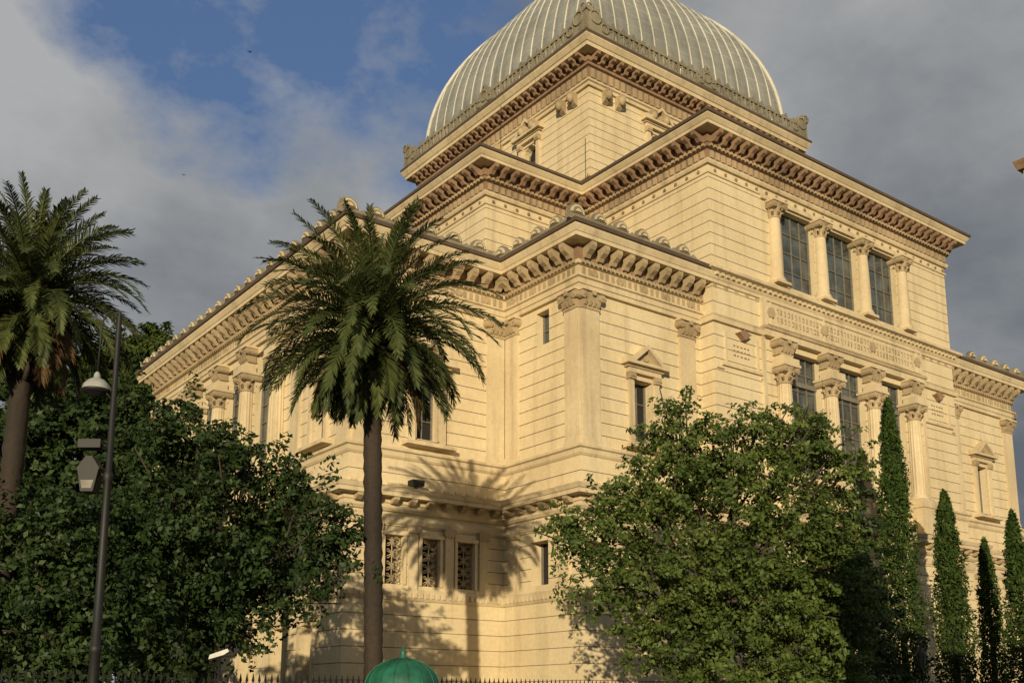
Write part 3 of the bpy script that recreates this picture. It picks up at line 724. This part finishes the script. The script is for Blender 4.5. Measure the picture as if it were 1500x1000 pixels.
def bird(px,py,t,s,a):
    c=Vector(ray(px,py,t)); q=MB(); d=Vector((math.cos(a),math.sin(a),.1)); w=Vector((-math.sin(a),math.cos(a),0))
    tube(q,[c-d*.5*s,c-d*.3*s,c,c+d*.3*s,c+d*.42*s,c+d*.55*s],[.03*s,.07*s,.13*s,.1*s,.08*s,.01*s],'iron',6)
    for sg in(-1,1):
        vs=[c+d*.15*s,c+w*sg*.45*s+d*.2*s+Vector((0,0,.18*s)),c+w*sg*.95*s-d*.15*s+Vector((0,0,.05*s)),c+w*sg*.4*s-d*.12*s+Vector((0,0,.12*s)),c-d*.15*s]
        q.add([tuple(v) for v in vs],[[0,1,2,3,4]],'iron')
    q.add([tuple(c-d*.4*s),tuple(c-d*.75*s+w*.15*s),tuple(c-d*.75*s-w*.15*s)],[[0,1,2]],'iron')
    q.build('bird',None,False)
bird(366,77,45,.16,.4); bird(269,257,45,.15,.9)
# ------------------------------------------------------------------ ground
M['ground']=simple('park_soil_and_grass',(.055,.065,.03),.95,scale=.6)
M['asphalt']=simple('asphalt',(.05,.05,.05),.9,scale=3)
M['pave']=simple('pavement_stone',(.22,.20,.17),.85,scale=2)
M['paint']=simple('road_paint',(.7,.7,.68),.7,scale=3)
g=MB(); g.add([(-2500,-2500,GZ),(2500,-2500,GZ),(2500,2500,GZ),(-2500,2500,GZ)],[[0,1,2,3]],'ground'); g.build('ground')
g=MB(); g.add([(-300,-6,GZ+.004),(300,-6,GZ+.004),(300,8,GZ+.004),(-300,8,GZ+.004)],[[0,1,2,3]],'asphalt')
for i in range(-30,30): g.add([(i*6,.92,GZ+.008),(i*6+3,.92,GZ+.008),(i*6+3,1.08,GZ+.008),(i*6,1.08,GZ+.008)],[[0,1,2,3]],'paint')
g.build('road')
g=MB(); g.prism([(-300,8,GZ+.001),(300,8,GZ+.001),(300,24,GZ+.001),(-300,24,GZ+.001)],[(-300,8,GZ+.13),(300,8,GZ+.13),(300,24,GZ+.13),(-300,24,GZ+.13)],'pave'); g.build('pavement')
# ------------------------------------------------------------------ world
EL=math.radians(8.6); sd=Vector((-.688,-.726,0)).normalized()*math.cos(EL)+Vector((0,0,math.sin(EL)))
w=bpy.data.worlds.new('World'); scene.world=w; w.use_nodes=True; nt=w.node_tree; nt.nodes.clear()
out=nt.nodes.new('ShaderNodeOutputWorld'); bg=nt.nodes.new('ShaderNodeBackground'); bg.inputs[1].default_value=.1
sky=nt.nodes.new('ShaderNodeTexSky'); sky.sky_type='NISHITA'; sky.sun_disc=False; sky.sun_elevation=EL; sky.sun_rotation=math.atan2(sd.x,sd.y)%(2*math.pi)
tc=nt.nodes.new('ShaderNodeTexCoord'); D=tc.outputs['Generated']
sx=nt.nodes.new('ShaderNodeSeparateXYZ'); nt.links.new(D,sx.inputs[0])
def math_(op,a,b=None):
    n=nt.nodes.new('ShaderNodeMath'); n.operation=op
    for i,v in enumerate((a,b)):
        if v is None: continue
        if isinstance(v,(int,float)): n.inputs[i].default_value=v
        else: nt.links.new(v,n.inputs[i])
    return n.outputs[0]
den=math_('ADD',math_('MAXIMUM',sx.outputs[2],0.0),.35)
vm=nt.nodes.new('ShaderNodeVectorMath'); vm.operation='DIVIDE'; nt.links.new(D,vm.inputs[0])
cb=nt.nodes.new('ShaderNodeCombineXYZ'); 
for i in range(3): nt.links.new(den,cb.inputs[i])
nt.links.new(cb.outputs[0],vm.inputs[1])
n1=noise(nt,2.6,6,vm.outputs[0],.55); n2=noise(nt,5.5,6,vm.outputs[0],.6)
def patch(px,py,c0,c1):
    d=Vector(ray(px,py,1)).normalized(); v=nt.nodes.new('ShaderNodeVectorMath'); v.operation='DOT_PRODUCT'
    nt.links.new(D,v.inputs[0]); v.inputs[1].default_value=d
    return math_('ADD',math_('MULTIPLY',v.outputs['Value'],1/(c1-c0)),-c0/(c1-c0))
def clampm(x):
    n=nt.nodes.new('ShaderNodeClamp'); nt.links.new(x,n.inputs[0]); return n.outputs[0]
pb=clampm(math_('MAXIMUM',patch(450,40,.980,.996),math_('MAXIMUM',patch(310,20,.986,.998),patch(620,45,.982,.997))))
hole=clampm(math_('MULTIPLY',math_('ADD',math_('ADD',math_('MULTIPLY',pb,1.0),math_('MULTIPLY',n2,1.9)),-1.45),2.0))
lightp=clampm(math_('MAXIMUM',patch(1330,60,.93,.992),math_('MAXIMUM',patch(120,100,.96,1.0),patch(470,190,.975,1.0))))
darkp=clampm(math_('MAXIMUM',patch(1480,520,.95,.99),math_('MULTIPLY',patch(330,430,.975,.999),.35)))
br=math_('ADD',math_('MULTIPLY',n1,1.35),math_('MULTIPLY',lightp,.42)); br=math_('ADD',br,math_('MULTIPLY',darkp,-.42)); br=math_('ADD',math_('ADD',br,math_('MULTIPLY',n2,.6)),-.36)
cl=ramp(nt,br,[(.2,(1.25,1.40,1.65)),(.6,(2.45,2.6,2.75)),(1.0,(4.1,4.15,4.2))])
blue=mix(nt,sky.outputs[0],(.8,1.55,3.6),.6)
cc=mix(nt,cl,blue,hole)
nt.links.new(cc,bg.inputs[0]); nt.links.new(bg.outputs[0],out.inputs[0])
ld=bpy.data.lights.new('sun','SUN'); ld.energy=4.8; ld.angle=math.radians(.5); ld.color=(1,.84,.56)
lo=bpy.data.objects.new('sun',ld); scene.collection.objects.link(lo); lo.rotation_euler=sd.to_track_quat('Z','Y').to_euler()
# ------------------------------------------------------------------ camera
cd=bpy.data.cameras.new('camera'); cam=bpy.data.objects.new('camera',cd); scene.collection.objects.link(cam)
cd.sensor_width=36; cd.lens=36.94; cd.shift_y=.163; cd.clip_end=6000; cd.clip_start=.1
cam.rotation_euler=(math.radians(90+10.67),0,-math.atan2(.6018,.7986)); cam.location=(0,0,0)
scene.camera=cam
scene.view_settings.view_transform='Standard'; scene.view_settings.look='None'; scene.view_settings.exposure=0
